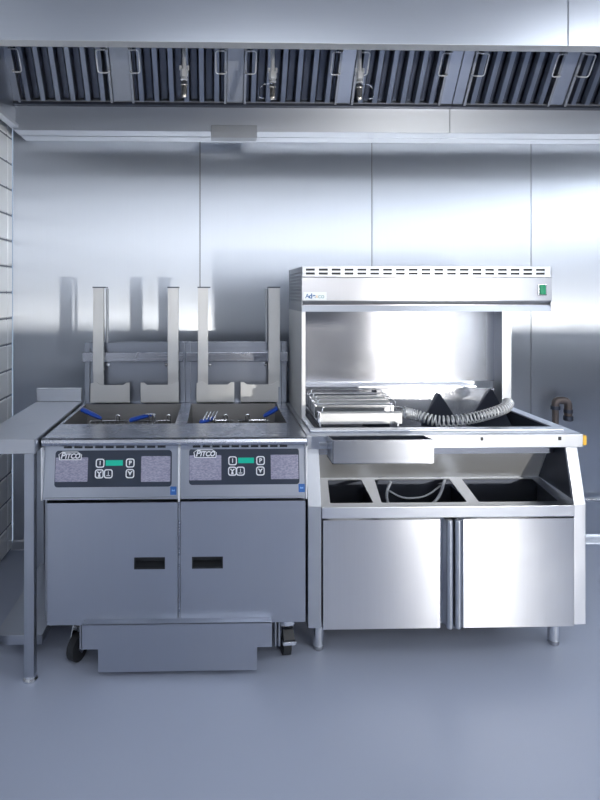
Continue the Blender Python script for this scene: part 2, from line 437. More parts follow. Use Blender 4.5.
# fire suppression drops
nz = None
for x, zb, lab in ((-.143, 2.35, 'leftmost chrome nozzle on a drop pipe inside the hood'), (.267, 2.343, 'middle chrome nozzle on a drop pipe, with a small wire loop'), (.674, 2.345, 'rightmost chrome nozzle on a drop pipe, before the filler strip')):
    y = 2.68
    t = thing('suppression_nozzle', lab, 'nozzle', (x, y, zb), 'fire suppression nozzles')
    obj('drop_pipe', MB().cyl((x, y, zb+.10), (x, y, HT-.013), .0095, 14), 'satin', t)
    mb = MB(); mb.tube([(x, y, zb+.095), (x, y, zb+.105), (x, y, zb+.125), (x, y, zb+.128)], [.017, .019, .019, .013], 6)
    mb.tube([(x, y, zb+.075), (x, y, zb+.08), (x, y, zb+.095)], [.012, .017, .014], 12)
    for s in (-1, 1): mb.cyl((x+s*.017, y, zb+.125), (x+s*.017, y, zb+.145), .006, 8)
    obj('coupling', mb, 'satin', t)
    mb = MB(); mb.tube([(x, y, zb), (x, y, zb+.01), (x, y, zb+.05), (x, y, zb+.055), (x, y, zb+.075)], [.009, .0135, .0135, .017, .012], 14)
    obj('nozzle', mb, 'brass', t)
    if x > 0:
        s = -1 if x < .5 else 1
        obj('wire_loop', MB().tube(arc_path([(x, y-.012, zb+.07), (x+s*.055, y-.012, zb+.065), (x+s*.065, y-.012, zb+.005), (x+s*.04, y-.012, zb-.0)], .04, 8), .0016, 6), 'chrome', t)

# ------------------------------------------------------------------ left infill table
t = thing('prep_table', 'narrow stainless steel side table with upstand and undershelf, left of the fryer', 'table', (-.765, 2.5, 0))
tx0, tx1, ty0, ty1, tz = -.885, -.662, 2.145, 2.905, .905
obj('table_top', MB().box(tx0, tx1, ty0, ty1, tz-.056, tz, .004, 3), 'table_steel', t)
obj('upstand', MB().box(tx0, tx1, ty1-.022, ty1-.001, tz, tz+.066, .003), 'top_steel', t)
for x in (tx0+.03, tx1-.027):
    for y in (ty0+.03, ty1-.04):
        l = obj('leg', MB().box(x-.019, x+.019, y-.019, y+.019, .018, tz-.056, .004, 2), 'frame_steel', t)
        obj('foot', MB().tube([(x, y, 0), (x, y, .006), (x, y, .012), (x, y, .03)], [.027, .027, .02, .016], 20), 'bright_steel', l)
obj('undershelf', MB().box(tx0+.03, tx1-.008, 2.26, 2.86, .078, .116, .003), 'table_steel', t)

# ------------------------------------------------------------------ twin deep fryer
FR = thing('deep_fryer', 'twin stainless steel floor standing deep fryer with two vats, two doors and control panels', 'fryer', (-.15, 2.55, 0))
x0, x1, xm = -.655, .350, -.137
mb = MB()
for a, b_ in ((x0+.004, x0+.014), (x1-.014, x1-.004)): mb.box(a, b_, 2.225, 2.925, .187, .865, .002)
mb.box(x0+.014, x1-.014, 2.915, 2.925, .187, .862); mb.box(x0+.014, x1-.014, 2.255, 2.915, .187, .197)
obj('cabinet', mb, 'dull_steel', FR)
obj('cabinet_front', MB().box(x0+.014, x1-.014, 2.245, 2.255, .2, .862), 'black', FR)  # black paints in the shade of the gap between panels and doors
obj('door_mullion', MB().box(xm-.002, xm+.004, 2.196, 2.245, .187, .655, .001), 'deck_steel', FR)
for a, b_, z0_, y1_ in ((xm-.003, xm+.005, .656, 2.245), (x0, x0+.006, .662, 2.23), (x1-.006, x1, .66, 2.23)):
    obj('edge_trim', MB().box(a, b_, 2.181 if a > x0+.1 and a < .2 else 2.186, y1_, z0_, .86, .002), 'satin', FR)
# deck with the two vat openings, rolled front nose with a row of vent slots
vats = [(-.64, -.168), (-.118, .304)]; vy0, vy1 = 2.445, 2.885
deck = MB()
prof = [(2.205, .862), (2.197, .866), (2.194, .876), (2.198, .887), (2.207, .892), (vy0, .892), (vy0, .862)]
deck.prism([(x0, y, z) for y, z in prof], (x1-x0, 0, 0))
for a, b_ in ((x0, vats[0][0]), (vats[0][1], vats[1][0]), (vats[1][1], x1)): deck.box(a, b_, vy0, vy1, .862, .892)
deck.box(x0, x1, vy1, 2.93, .862, .892)
obj('deck', deck, 'deck_steel', FR)
mb = MB(); mb.box(x0+.006, x1-.006, 2.214, 2.245, .845, .864)
obj('vent_strip', mb, 'fryer_steel', FR)
for a, b_ in ((-.575, -.18), (-.085, .285)):
    n = 10; p = (b_-a)/n; mb = MB()
    for i in range(n): mb.box(a+i*p, a+i*p+p*.78, 2.2125, 2.216, .852, .859)
    obj('vent_slots', mb, 'black', FR)
for a, b_ in vats:
    mb = MB(); i = .012; zb = .56
    T = [(a, vy0), (b_, vy0), (b_, vy1), (a, vy1)]; B = [(a+.03, vy0+.02), (b_-.03, vy0+.02), (b_-.03, vy1-.04), (a+.03, vy1-.04)]
    b2 = bmesh.new()
    def ring(pts, z, off): 
        cx = (a+b_)/2; cy = (vy0+vy1)/2
        return [b2.verts.new((x+(off if x > cx else -off), y+(off if y > cy else -off), z)) for x, y in pts]
    r0 = ring(T, .8915, 0); r1 = ring(B, zb, 0); r2 = ring(B, zb-.005, .004); r3 = ring(T, .862, .003)
    for A_, B_ in ((r0, r1), (r2, r3)):
        for k in range(4): b2.faces.new((A_[k], A_[(k+1) % 4], B_[(k+1) % 4], B_[k]))
    b2.faces.new(r1); b2.faces.new(r2[::-1])
    for k in range(4): b2.faces.new((r3[k], r3[(k+1) % 4], r0[(k+1) % 4], r0[k]))
    mb._merge(b2)
    obj('vat', mb, 'vat_steel', FR)

# control panels
nP = Vector((0, -.988, .155)).normalized(); wP = Vector((0, .155, .988)).normalized()
def on_panel(x, z, d=0):
    y = 2.19 + (z-.664)*(.03/.191); q = Vector((x, y, z)) + nP*d; return q
def slab(mb, loop, d0, d1):
    mb.prism([on_panel(x, z, d0) for x, z in loop], nP*(d1-d0)); return mb
for side, (px0, px1, ov, labsx, disp, btn, logo, stick) in enumerate((
    (x0+.007, xm-.004, (-.607, -.165, .709, .842), ((-.605, -.483, .729, .817), (-.281, -.17, .727, .820)), (-.416, -.351, .786, .806),
     ((-.437, .7955, 'I'), (-.323, .7955, 'P'), (-.439, .757, 'Y'), (-.405, .757, 'L'), (-.323, .757, 'V')), (-.551, .823), (-.158, .694)),
    (xm+.006, x1-.007, (-.099, .322, .714, .846), ((-.098, .024, .731, .822), (.213, .319, .733, .822)), (.088, .149, .792, .812),
     ((.067, .801, 'I'), (.174, .801, 'P'), (.066, .763, 'Y'), (.097, .763, 'L'), (.173, .763, 'V')), (-.038, .828), (.336, .700)))):
    mb = MB(); slab(mb, round_rect(px0, px1, .664, .853, .003, 2), -.02, 0)
    cp = obj('control_panel', mb, 'fryer_steel', FR)
    mb = MB(); mb.box(px0, px1, 2.188, 2.2, .668, .672)
    obj('panel_crease', mb, 'dull_steel', cp)
    obj('overlay', slab(MB(), round_rect(*ov, .012), 0, .0012), 'overlay', cp)
    for l in labsx: obj('instruction_panel', slab(MB(), round_rect(*l, .002, 2), .0012, .0018), 'label_panel', cp)
    obj('display', slab(MB(), round_rect(*disp, .001, 2), .0012, .002), 'display', cp)
    for bx, bz, ch in btn:
        s = .0165; mb = MB()
        out = round_rect(-s, s, -s, s, .009, 4); inn = round_rect(-s+.004, s-.004, -s+.004, s-.004, .006, 4)
        mb.holed(out, [inn], lambda u, v, bx=bx, bz=bz: on_panel(bx+u, bz+v, .0012), nP*.0014)
        bo = obj('button', mb, 'white_print', cp)
        f = lambda u, v, w_, bx=bx, bz=bz: on_panel(bx+u, bz+v, .002+w_)
        if ch in 'IP':
            text('button_mark', ch, .021, 'white_print', cp, f, bold=.0006)
        elif ch == 'L':   # basket with down arrow, drawn as strokes
            mb = MB()
            slab(mb, [(bx-.007, bz-.008), (bx+.007, bz-.008), (bx+.007, bz-.0055), (bx-.007, bz-.0055)], .0012, .002)
            slab(mb, [(bx-.0012, bz-.004), (bx+.0012, bz-.004), (bx+.0012, bz+.009), (bx-.0012, bz+.009)], .0012, .002)
            obj('button_mark', mb, 'white_print', cp)
        else:
            mb = MB(); slab(mb, [(bx-.010, bz+.008), (bx, bz-.002), (bx+.010, bz+.008), (bx+.005, bz+.009), (bx, bz+.004), (bx-.005, bz+.009)], .0012, .002)
            if ch == 'Y': slab(mb, [(bx-.005, bz-.011), (bx+.005, bz-.011), (bx+.003, bz-.001), (bx-.003, bz-.001)], .0012, .002)
            else: slab(mb, [(bx, bz-.008), (bx+.005, bz+.002), (bx-.005, bz+.002)], .0012, .002)
            obj('button_mark', mb, 'white_print', cp)
    lx, lz = logo
    hw, hh = .0415, .0125; cut = lambda s: [(lx-hw+.004-s, lz-hh-s), (lx+hw-.002+s, lz-hh-s), (lx+hw+s, lz+hh*.3), (lx+hw-.014, lz+hh+s), (lx-hw+.012, lz+hh+s), (lx-hw-s, lz+hh*.4)]
    obj('logo_plate', slab(MB(), cut(.003), .0018, .0022), 'white_print', cp)
    obj('logo_field', slab(MB(), cut(0), .0022, .0026), 'overlay', cp)
    # P in full size then smaller capitals, slanted
    text('logo_lettering', 'P', .031, 'white_print', cp, lambda u, v, w_: on_panel(lx-.0285+u, lz+v, .0032+w_), shear=.25, bold=.0009)
    text('logo_lettering', 'ITCO', .0255, 'white_print', cp, lambda u, v, w_: on_panel(lx+.0085+u*.93, lz-.0015+v, .0032+w_), shear=.25, bold=.0009)
    sx, sz = stick
    if side: sx -= .006
    st = obj('sticker', slab(MB(), round_rect(sx-.012, sx+.012, sz-.015, sz+.015, .002, 2), 0, .0008), 'blue_sticker', cp)
    obj('sticker_print', slab(MB(), [(sx-.006, sz-.002), (sx+.006, sz-.002), (sx+.006, sz+.005), (sx+.001, sz+.002), (sx-.006, sz+.005)], .0008, .0013), 'light_blue', cp)

# doors with recessed pull
for a, b_, zb, zt, h in ((-.634, -.142, .187, .648, (-.307, -.19, .396, .439)), (-.131, .345, .187, .650, (-.088, .03, .396, .439))):
    mb = MB()
    hole = [(h[0], h[2]), (h[1], h[2]), (h[1], h[3]), (h[0], h[3])]
    mb.holed(round_rect(a, b_, zb, zt, .003, 2), [hole], lambda u, v: (u, 2.20, v), (0, .035, 0))
    dr = obj('door', mb, 'fryer_steel', FR)
    mb = MB(); mb.box(h[0]-.002, h[1]+.002, 2.228, 2.232, h[2]-.002, h[3]+.002)
    mb.box(h[0], h[1], 2.199, 2.23, h[2]-.001, h[2]+.004); mb.box(h[0], h[1], 2.199, 2.23, h[3]-.003, h[3]+.001)
    mb.box(h[0], h[0]+.003, 2.199, 2.23, h[2], h[3]); mb.box(h[1]-.003, h[1], 2.199, 2.23, h[2], h[3])
    mb.prism([(h[0]+.003, 2.229, h[2]+.004), (h[0]+.003, 2.204, h[2]+.004), (h[0]+.003, 2.229, h[2]+.018)], (h[1]-h[0]-.006, 0, 0))
    obj('recessed_handle', mb, 'black', dr)

# filter pan front between the castors
mb = MB()
mb.prism([(-.497, 2.17, .206), (.214, 2.17, .206), (.214, 2.17, .112), (.158, 2.17, .112), (.158, 2.17, .026), (-.437, 2.17, .026), (-.437, 2.17, .112), (-.497, 2.17, .112)], (0, .004, 0))
mb.box(-.497, .214, 2.17, 2.20, .2, .207, .002); mb.box(-.41, .13, 2.174, 2.75, .03, .105, .004)
obj('filter_pan', mb, 'fryer_steel', FR)
for x in (-.512, .232, .246): obj('pan_rail', MB().box(x-.003, x+.003, 2.21, 2.26, .09, .187), 'dull_steel', FR)
for x in (-.63, .325): obj('hinge_pin', MB().cyl((x, 2.24, .165), (x, 2.24, .187), .006, 8), 'bright_steel', FR)
def caster(x, y, ang):
    R = Matrix.Translation((x, y, 0)) @ Matrix.Rotation(ang, 4, 'Z')
    def tr(mb): mb.bm.transform(R); return mb
    mb = MB(); mb.box(-.04, .04, -.04, .04, .180, .187, .001)
    mb.tube([(0, 0, .135), (0, 0, .142), (0, 0, .162), (0, 0, .180)], [.018, .036, .036, .022], 20)
    for s in (-1, 1): mb.prism([(s*.022, -.018, .14), (s*.022, .018, .14), (s*.022, .048, .058), (s*.022, .03, .035), (s*.022, .012, .045)], (s*.003, 0, 0))
    mb.box(-.024, .024, -.018, .018, .132, .138); mb.cyl((-.029, .025, .051), (.029, .025, .051), .006, 10)
    c = obj('caster', tr(mb), 'bright_steel', FR)
    mb = MB(); mb.tube([(-.017, .025, .051), (-.015, .025, .051), (.015, .025, .051), (.017, .025, .051)], [.044, .050, .050, .044], 28)
    obj('wheel', tr(mb), 'rubber', c)
    mb = MB(); mb.prism([(-.022, -.052, .098), (-.022, -.03, .128), (-.022, .0, .13), (-.022, .01, .118), (-.022, -.045, .082)], (.044, 0, 0), .002)
    obj('brake_pedal', tr(mb), 'black', c)
    mb = MB(); mb.box(-.026, .026, -.056, -.03, .078, .094, .003); mb.box(-.006, .006, -.058, -.056, .082, .09)
    obj('brake_tab', tr(mb), 'chrome', c)
caster(.283, 2.285, math.radians(6)); caster(-.53, 2.31, math.radians(155)); caster(-.545, 2.85, math.radians(30)); caster(.283, 2.85, math.radians(-20))

# splash back, rail and basket lifts
mb = MB(); mb.box(x0, x1+.012, 2.93, 2.952, .862, 1.196, .002)
obj('splash_back', mb, 'splash_steel', FR)
mb = MB()
for a, b_ in ((x0, x0+.026), (-.178, -.152), (-.150, -.124), (x1-.014, x1+.012)): mb.box(a, b_, 2.918, 2.931, .892, 1.196, .002)
mb.box(x0, -.153, 2.921, 2.931, 1.165, 1.194, .001); mb.box(-.149, x1+.012, 2.921, 2.931, 1.165, 1.194, .001)
mb.box(-.172, -.16, 2.912, 2.931, 1.188, 1.202, .002); mb.box(-.142, -.13, 2.912, 2.931, 1.188, 1.202, .002)
obj('splash_frame', mb, 'splash_steel', FR)
mb = MB()
for a, b_ in ((x0-.005, -.158), (-.146, x1+.015)): mb.box(a, b_, 2.894, 2.918, 1.10, 1.146, .003)
obj('lift_rail', mb, 'deck_steel', FR)
mb = MB()
for x in (-.535, -.245, -.025, .255):
    mb.cyl((x, 2.912, 1.083), (x, 2.93, 1.083), .009, 12); mb.ball((x, 2.912, 1.083), .007)
obj('rail_bolts', mb, 'bright_steel', FR)
for (a, b_, pa, pb, rod, inner) in ((-.602, -.551, -.615, -.422, -.538, 1), (-.234, -.182, -.368, -.18, None, -1), (-.085, -.035, -.092, .095, None, 1), (.266, .322, .127, .314, .258, -1)):
    mb = MB(); zt = 1.468
    # channel arm: front web with two returns, jogged back at the bottom
    pf = [(2.866, zt), (2.866, 1.06), (2.876, 1.03), (2.876, .975), (2.879, .975), (2.879, 1.03), (2.869, 1.062), (2.869, zt)]
    mb.prism([(a, y, z) for y, z in pf], (b_-a, 0, 0))
    mb.box(a, a+.003, 2.869, 2.893, 1.06, zt); mb.box(b_-.003, b_, 2.869, 2.893, 1.06, zt)
    lf = obj('basket_lift', mb, 'matt_steel', FR)
    obj('arm_cap', MB().box(a-.002, b_+(.012 if inner > 0 else .002), 2.863, 2.925, zt, zt+.006, .001), 'dark_steel', lf)
    mb = MB(); zt2, zb2 = .992, .898
    w = pb-pa; no = .052
    if inner > 0: lp = [(pa, zb2), (pb, zb2), (pb, zt2+.008), (pb-.016, zt2+.008), (pb-.032, zt2-.004), (pa+.05, zt2-.004), (pa+.03, zt2+.012), (pa, zt2+.004)]
    else: lp = [(pa, zb2), (pb, zb2), (pb, zt2+.012), (pb-.015, zt2+.006), (pb-.035, zt2-.004), (pa+.032, zt2-.004), (pa+.016, zt2+.008), (pa, zt2+.008)]
    mb.prism([(x, 2.868, z) for x, z in lp], (0, .004, 0)); mb.box(pa+.002, pb-.002, 2.868, 2.90, zb2, zb2+.004)
    obj('hanger_plate', mb, 'matt_steel', lf)
    if rod is not None:
        obj('lift_rod', MB().cyl((rod, 2.90, 1.196), (rod, 2.90, 1.465), .007, 10), 'dull_steel', lf)

# fry baskets with blue grips, sunk in the vats
def basket(label, bx0, bx1, grip, hook, rod2):
    t = thing('fry_basket', label, 'basket', ((bx0+bx1)/2, 2.65, .64), 'fry baskets in the vats')
    zb, zt, ya, yb = .66, .825, 2.50, 2.80
    mb = MB(); r = .0013
    n = 8
    for i in range(n+1):
        x = bx0 + (bx1-bx0)*i/n; mb.tube([(x, ya, zt), (x, ya, zb), (x, yb, zb), (x, yb, zt)], r, 4)
    for i in range(1, 10):
        y = ya + (yb-ya)*i/10; mb.tube([(bx0, y, zt), (bx0, y, zb), (bx1, y, zb), (bx1, y, zt)], r, 4)
    for i in range(5):
        z = zb + (zt-zb)*(i+.5)/5; mb.tube([(bx0, ya, z), (bx1, ya, z), (bx1, yb, z), (bx0, yb, z)], r, 4, closed=True)
    obj('wire_mesh', mb, 'dull_steel', t)
    obj('rim', MB().tube([(bx0, ya, zt), (bx1, ya, zt), (bx1, yb, zt), (bx0, yb, zt)], .004, 8, closed=True), 'bright_steel', t)
    # handle: rim -> upright -> grip ; hook and cross rod
    (g0, g1) = grip
    mb = MB()
    mb.tube(arc_path([(hook, ya+.14, zt), (hook, ya+.14, g1[2]-.008), g1], .01), .0032, 8)
    mb.tube(arc_path([(hook, ya+.14, .862), (rod2, ya+.14, .862)], .01), .0026, 8)
    mb.tube(arc_path([(rod2, ya+.14, zt), (rod2, ya+.14, .888), (rod2-.014, ya+.14, .888), (rod2-.014, ya+.14, .855)], .008), .003, 8)
    obj('handle_wire', mb, 'bright_steel', t)
    g0 = Vector(g0); g1 = Vector(g1); d = (g1-g0); s = Vector((0, 1, 0)); up = d.normalized().cross(s).normalized()
    if up.z < 0: up = -up
    mb = MB(); P = lambda f, a, b_: g0 + d*f + s*a + up*b_
    b2 = bmesh.new(); rings = []
    for f, hw, hh in ((0, .022, .006), (.05, .026, .010), (.5, .022, .010), (.85, .014, .009), (1, .008, .006)):
        rings.append([b2.verts.new(P(f, hw*math.cos(q)*1., hh*math.sin(q))) for q in [2*math.pi*k/12 for k in range(12)]])
    for A_, B_ in zip(rings[:-1], rings[1:]):
        for k in range(12): b2.faces.new((A_[k], A_[(k+1) % 12], B_[(k+1) % 12], B_[k]))
    b2.faces.new(rings[0]); b2.faces.new(rings[-1]); mb._merge(b2)
    gr = obj('grip', mb, 'blue_grip', t)
    return t, gr
basket('leftmost fry basket, its blue grip raised over the left vat\'s left end', -.60, -.415, ((-.612, 2.66, .912), (-.516, 2.64, .872)), -.516, -.435)
_, g = basket('second fry basket from the left, blue grip lying low in the left vat', -.395, -.21, ((-.385, 2.62, .868), (-.285, 2.64, .890)), -.275, -.205)
mb = MB()
for i in range(3): mb.tube(arc_path([(-.312+.014*i, 2.612, .896), (-.298+.014*i, 2.605, .900), (-.294+.014*i, 2.605, .860)], .006), .0028, 6)
obj('grip_wires', mb, 'bright_steel', g)
_, g = basket('third fry basket from the left, blue grip with silver wires in the right vat', -.07, .09, ((-.07, 2.60, .862), (-.005, 2.64, .872)), .0, .055)
mb = MB()
for i in range(4): mb.tube([(-.055+.015*i, 2.60, .872), (-.035+.015*i, 2.63, .903)], .0032, 6)
obj('grip_wires', mb, 'bright_steel', g)
basket('rightmost fry basket, blue grip raised near the right end of the right vat', .11, .262, ((.288, 2.66, .912), (.222, 2.64, .878)), .232, .155)

# ------------------------------------------------------------------ serving station (dump counter)
ST = thing('serving_station', 'stainless steel chip dump counter with two cupboard doors and an open shelf bay', 'counter', (.9, 2.55, 0))
sx0, sx1 = .357, 1.440
def upright(a, b_):
    pf = [(2.268, .842), (2.212, .622), (2.212, .155), (2.90, .155), (2.90, .842)]
    mb = MB().prism([(a, y, z) for y, z in pf], (b_-a, 0, 0), .002); return obj('side_upright', mb, 'frame_steel' if a < .5 else 'lit_upright_steel', ST)  # right upright in a lighter steel: its lit look is put into the colour
upright(sx0, .408); upright(1.394, sx1)
mb = MB(); mb.box(sx0, 1.447, 2.238, 2.262, .836, .888, .003, 2)   # front apron of the counter
# deck ring round the pan opening
px0, px1, py0, py1 = .40, 1.385, 2.335, 2.84
mb.box(sx0, 1.447, 2.255, py0, .872, .888); mb.box(sx0, 1.447, py1, 2.92, .872, .888)
mb.box(sx0, px0, py0, py1, .872, .888); mb.box(px1, 1.447, py0, py1, .872, .888)
obj('countertop', mb, 'top_steel', ST)
mb = MB()
for x in (1.044, 1.353): mb.box(x-.006, x+.006, 2.2365, 2.239, .865, .879)
obj('fixing_holes', mb, 'black', ST)
obj('end_plug', MB().box(1.447, 1.463, 2.24, 2.275, .843, .882, .003), 'yellow', ST, label='yellow end plug on the counter edge')
# carcass
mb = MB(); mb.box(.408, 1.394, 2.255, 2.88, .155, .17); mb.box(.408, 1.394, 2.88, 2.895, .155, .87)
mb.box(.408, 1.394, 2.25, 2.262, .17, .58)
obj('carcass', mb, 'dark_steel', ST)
# sloping shelf with three rounded cut-outs
def SF(x, s): return (x, 2.212 + .25*s, .620 + .032*s)
outer = [(.409, 0), (1.393, 0), (1.393, 1), (.409, 1)]
def yz(y): return (y-2.212)/.25
holes = [round_poly([(.448, .12), (.618, .12), (.622, .93), (.478, .93)], .02),
         round_poly([(.650, .12), (.988, .12), (1.000, .93), (.678, .93)], .02),
         round_poly([(1.034, .12), (1.350, .12), (1.358, .93), (1.052, .93)], .02)]
mb = MB(); mb.holed(outer, holes, SF, (0, .0003, -.004))
obj('pan_shelf', mb, 'top_steel', ST)
obj('shelf_apron', MB().box(.409, 1.393, 2.205, 2.218, .578, .621, .002), 'top_steel', ST)
mb = MB(); mb.prism([(.409, 2.462, .652), (.409, 2.36, .872), (.409, 2.366, .872), (.409, 2.47, .652)], (.984, 0, 0))
obj('bay_back', mb, 'matt_steel', ST)
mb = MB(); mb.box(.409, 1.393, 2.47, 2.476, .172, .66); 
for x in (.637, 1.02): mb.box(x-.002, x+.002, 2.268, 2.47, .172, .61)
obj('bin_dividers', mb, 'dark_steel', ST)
obj('bay_shade_sheet', MB().prism([(1.3915, 2.225, .64), (1.3915, 2.27, .834), (1.3915, 2.36, .834), (1.3915, 2.455, .655)], (.002, 0, 0)), 'dark_steel', ST)  # added dark sheet, painted shade on the bay's right inner side
# doors
for a, b_, hx, side in ((.414, .866, (.889, .916), 1), (.958, 1.389, (.923, .948), -1)):
    mb = MB()
    if side > 0: pf = [(a, 2.205), (b_, 2.205), (b_+.004, 2.212), (b_+.004, 2.24), (a, 2.24)]
    else: pf = [(a, 2.205), (b_, 2.205), (b_, 2.24), (a-.018, 2.24), (a-.018, 2.222)]
    mb.prism([(x, y, .153) for x, y in pf], (0, 0, .418))
    dr = obj('door', mb, 'door_steel', ST)
    mb = MB(); mb.box(min(b_, hx[0]) if side > 0 else hx[0], hx[1] if side > 0 else a-.018, 2.238, 2.246, .155, .569)
    mb.tube([(.5*(hx[0]+hx[1]), 2.205, .153), (.5*(hx[0]+hx[1]), 2.205, .158), (.5*(hx[0]+hx[1]), 2.205, .562), (.5*(hx[0]+hx[1]), 2.205, .569)], [.010, .0135, .0135, .010], 18)
    mb.box(hx[0], hx[1], 2.205, 2.24, .156, .567)
    obj('handle', mb, 'frame_steel', dr)
obj('door_gap', MB().box(.866, .942, 2.2465, 2.2485, .153, .571), 'black', ST)
for x, y in ((.418, 2.335), (1.392, 2.345), (.418, 2.82), (1.38, 2.82)):
    f = obj('foot', MB().tube([(x, y, .02), (x, y, .155)], .023, 24), 'bright_steel', ST)
    obj('foot_pad', MB().tube([(x, y, 0), (x, y, .004), (x, y, .02), (x, y, .024)], [.017, .020, .022, .020], 24), 'dull_steel', f)
# loose cable hanging in the middle bin
mb = MB()
mb.tube(arc_path([(.735, 2.40, .655), (.712, 2.40, .60), (.735, 2.40, .53), (.84, 2.40, .50), (.95, 2.42, .58), (.975, 2.43, .655)], .07, 8), .006, 8)
mb.tube(arc_path([(.74, 2.45, .60), (.80, 2.45, .565), (.90, 2.45, .57), (.965, 2.45, .62)], .05, 8), .004, 8)
tag(obj('power_cable', mb, 'cable'), 'grey cable looped inside the middle opening of the counter shelf', 'cable')

# recessed dump pan: rim, walls, floor, three wedge deflectors
mb = MB(); fz = .79
mb.box(px0-.022, px1+.02, 2.292, 2.335, .888, .897, .003)
mb.box(px1-.006, px1+.02, 2.335, py1, .888, .897, .003); mb.box(px0-.022, px0+.004, 2.335, py1, .888, .897, .003)
DP = obj('dump_pan', mb, 'top_steel', ST)
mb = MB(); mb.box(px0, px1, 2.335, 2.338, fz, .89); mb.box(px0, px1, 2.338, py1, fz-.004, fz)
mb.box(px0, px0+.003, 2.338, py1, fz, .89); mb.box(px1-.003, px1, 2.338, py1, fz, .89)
obj('pan_well', mb, 'dark_steel', DP)  # dark colour stands for the shade down in the well
mb = MB(); mb.box(px0, px1-.003, 2.83, 2.836, fz, .972)
obj('pan_back', mb, 'panel_steel', DP)
mb = MB()
mb.box(px0, px1-.09, 2.832, 2.928, .972, .984, .002); mb.box(.398, px1-.06, 2.925, 2.945, .888, .992)
obj('back_ledge', mb, 'top_steel', DP)
for ax, az, wl_, wr, fy in ((.785, .972, .06, .03, .20), (1.10, .95, .085, .05, .22), (1.36, .968, .12, .02, .22)):
    mb = MB(); b2 = bmesh.new()
    v = [b2.verts.new(p) for p in ((ax, 2.80, az), (ax-wl_, 2.829, fz+.002), (ax+wr+.02, 2.829, fz+.002), (ax+wr, 2.83-fy, fz+.002), (ax, 2.829, az))]
    for f in ((0, 1, 3), (0, 3, 2), (0, 4, 1), (0, 2, 4), (1, 4, 2), (1, 2, 3)): b2.faces.new([v[i] for i in f])
    mb._merge(b2); obj('deflector', mb, 'dark_steel', DP)

# spiral wire coil lying in the pan
ctrl = [(.835, 2.535, .916), (.89, 2.54, .902), (.98, 2.50, .884), (1.10, 2.50, .892), (1.20, 2.52, .908), (1.29, 2.55, .928), (1.325, 2.58, .950)]
def cat(P, t):
    n = len(P)-1; i = min(int(t*n), n-1); f = t*n - i
    p = [Vector(P[max(0, min(n, i+k))]) for k in (-1, 0, 1, 2)]
    return .5*((2*p[1]) + (p[2]-p[0])*f + (2*p[0]-5*p[1]+4*p[2]-p[3])*f*f + (3*p[1]-p[0]-3*p[2]+p[3])*f**3)
pts = []; turns = 37; sub = 14; R_ = .022
for i in range(turns*sub+1):
    t_ = i/(turns*sub); c = cat(ctrl, t_); d_ = (cat(ctrl, min(1, t_+.004))-cat(ctrl, max(0, t_-.004))).normalized()
    s_ = d_.cross(Vector((0, 0, 1))).normalized(); u_ = s_.cross(d_)
    a = 2*math.pi*i/sub; pts.append(c + s_*R_*math.cos(a) + u_*R_*math.sin(a))
tag(obj('wire_coil', MB().tube(pts, .0034, 6), 'satin'), 'pale spiral wire coil lying curved across the dump pan', 'wire coil')

# divider rack with five slats standing over the left end of the pan
RK = thing('divider_rack', 'stack of steel slats with wire loops at the left end of the dump pan', 'rack', (.6, 2.5, .897))
for x in (.425, .745): obj('side_rail', MB().box(x, x+.006, 2.345, 2.72, .897, .909), 'dull_steel', RK)
for i, (y, zt, a, b_) in enumerate(((2.40, .947, .43, .778), (2.505, .960, .43, .775), (2.555, .966, .43, .772), (2.615, .970, .43, .770), (2.68, .975, .43, .768))):
    mb = MB(); h = .048
    mb.prism([(a, y-.014, zt-h), (a, y-.014, zt-.004), (a, y-.010, zt), (a, y+.012, zt), (a, y+.012, zt-.004), (a, y-.009, zt-.005), (a, y-.009, zt-h)], (b_-a, 0, 0))
    sl = obj('slat', mb, 'matt_steel' if i in (0, 2, 3) else 'bright_steel', RK)
    mb = MB(); mb.box(a-.004, a+.010, y-.018, y+.014, zt-.05, zt+.002, .003)
    obj('end_cap', mb, 'bright_steel', sl)
    mb = MB(); mb.tube(arc_path([(a+.02, y+.012, zt-.004), (a+.02, y+.02, zt+.016), (b_-.01, y+.02, zt+.016), (b_+.014, y+.012, zt+.012), (b_+.02, y+.008, zt-.03)], .012), .0026, 8)
    obj('wire_loop', mb, 'bright_steel', sl)
# hanging scoop tray on the counter front
t = thing('scoop_tray', 'open topped steel tray hung on the counter front edge, above the left bins', 'tray', (.62, 2.17, .81))
a, b_, y0_, y1_, zb, zt = .434, .812, 2.125, 2.234, .810, .908
mb = MB(); mb.box(a, b_, y0_, y0_+.003, zb, .899, .001); mb.box(a, b_, y1_-.003, y1_, zb, .889, .001)
mb.box(a, b_, y0_, y1_, zb, zb+.003)
for x in (a, b_-.003): mb.prism([(x, y0_, zb), (x, y1_, zb), (x, y1_, .889), (x, y0_, .899)], (.003, 0, 0))
obj('tray_body', mb, 'tray_steel', t)
mb = MB()
mb.box(a-.03, a, 2.225, 2.2375, .85, .862)
obj('hook', mb, 'dull_steel', t)
obj('tray_shade_fill', MB().box(a+.004, b_-.004, y0_+.004, y1_-.004, zb+.004, .845).box(a+.004, b_-.004, y1_-.006, y1_-.0035, .84, .888), 'dark_steel', t)  # dark fill paints the shade inside the open tray

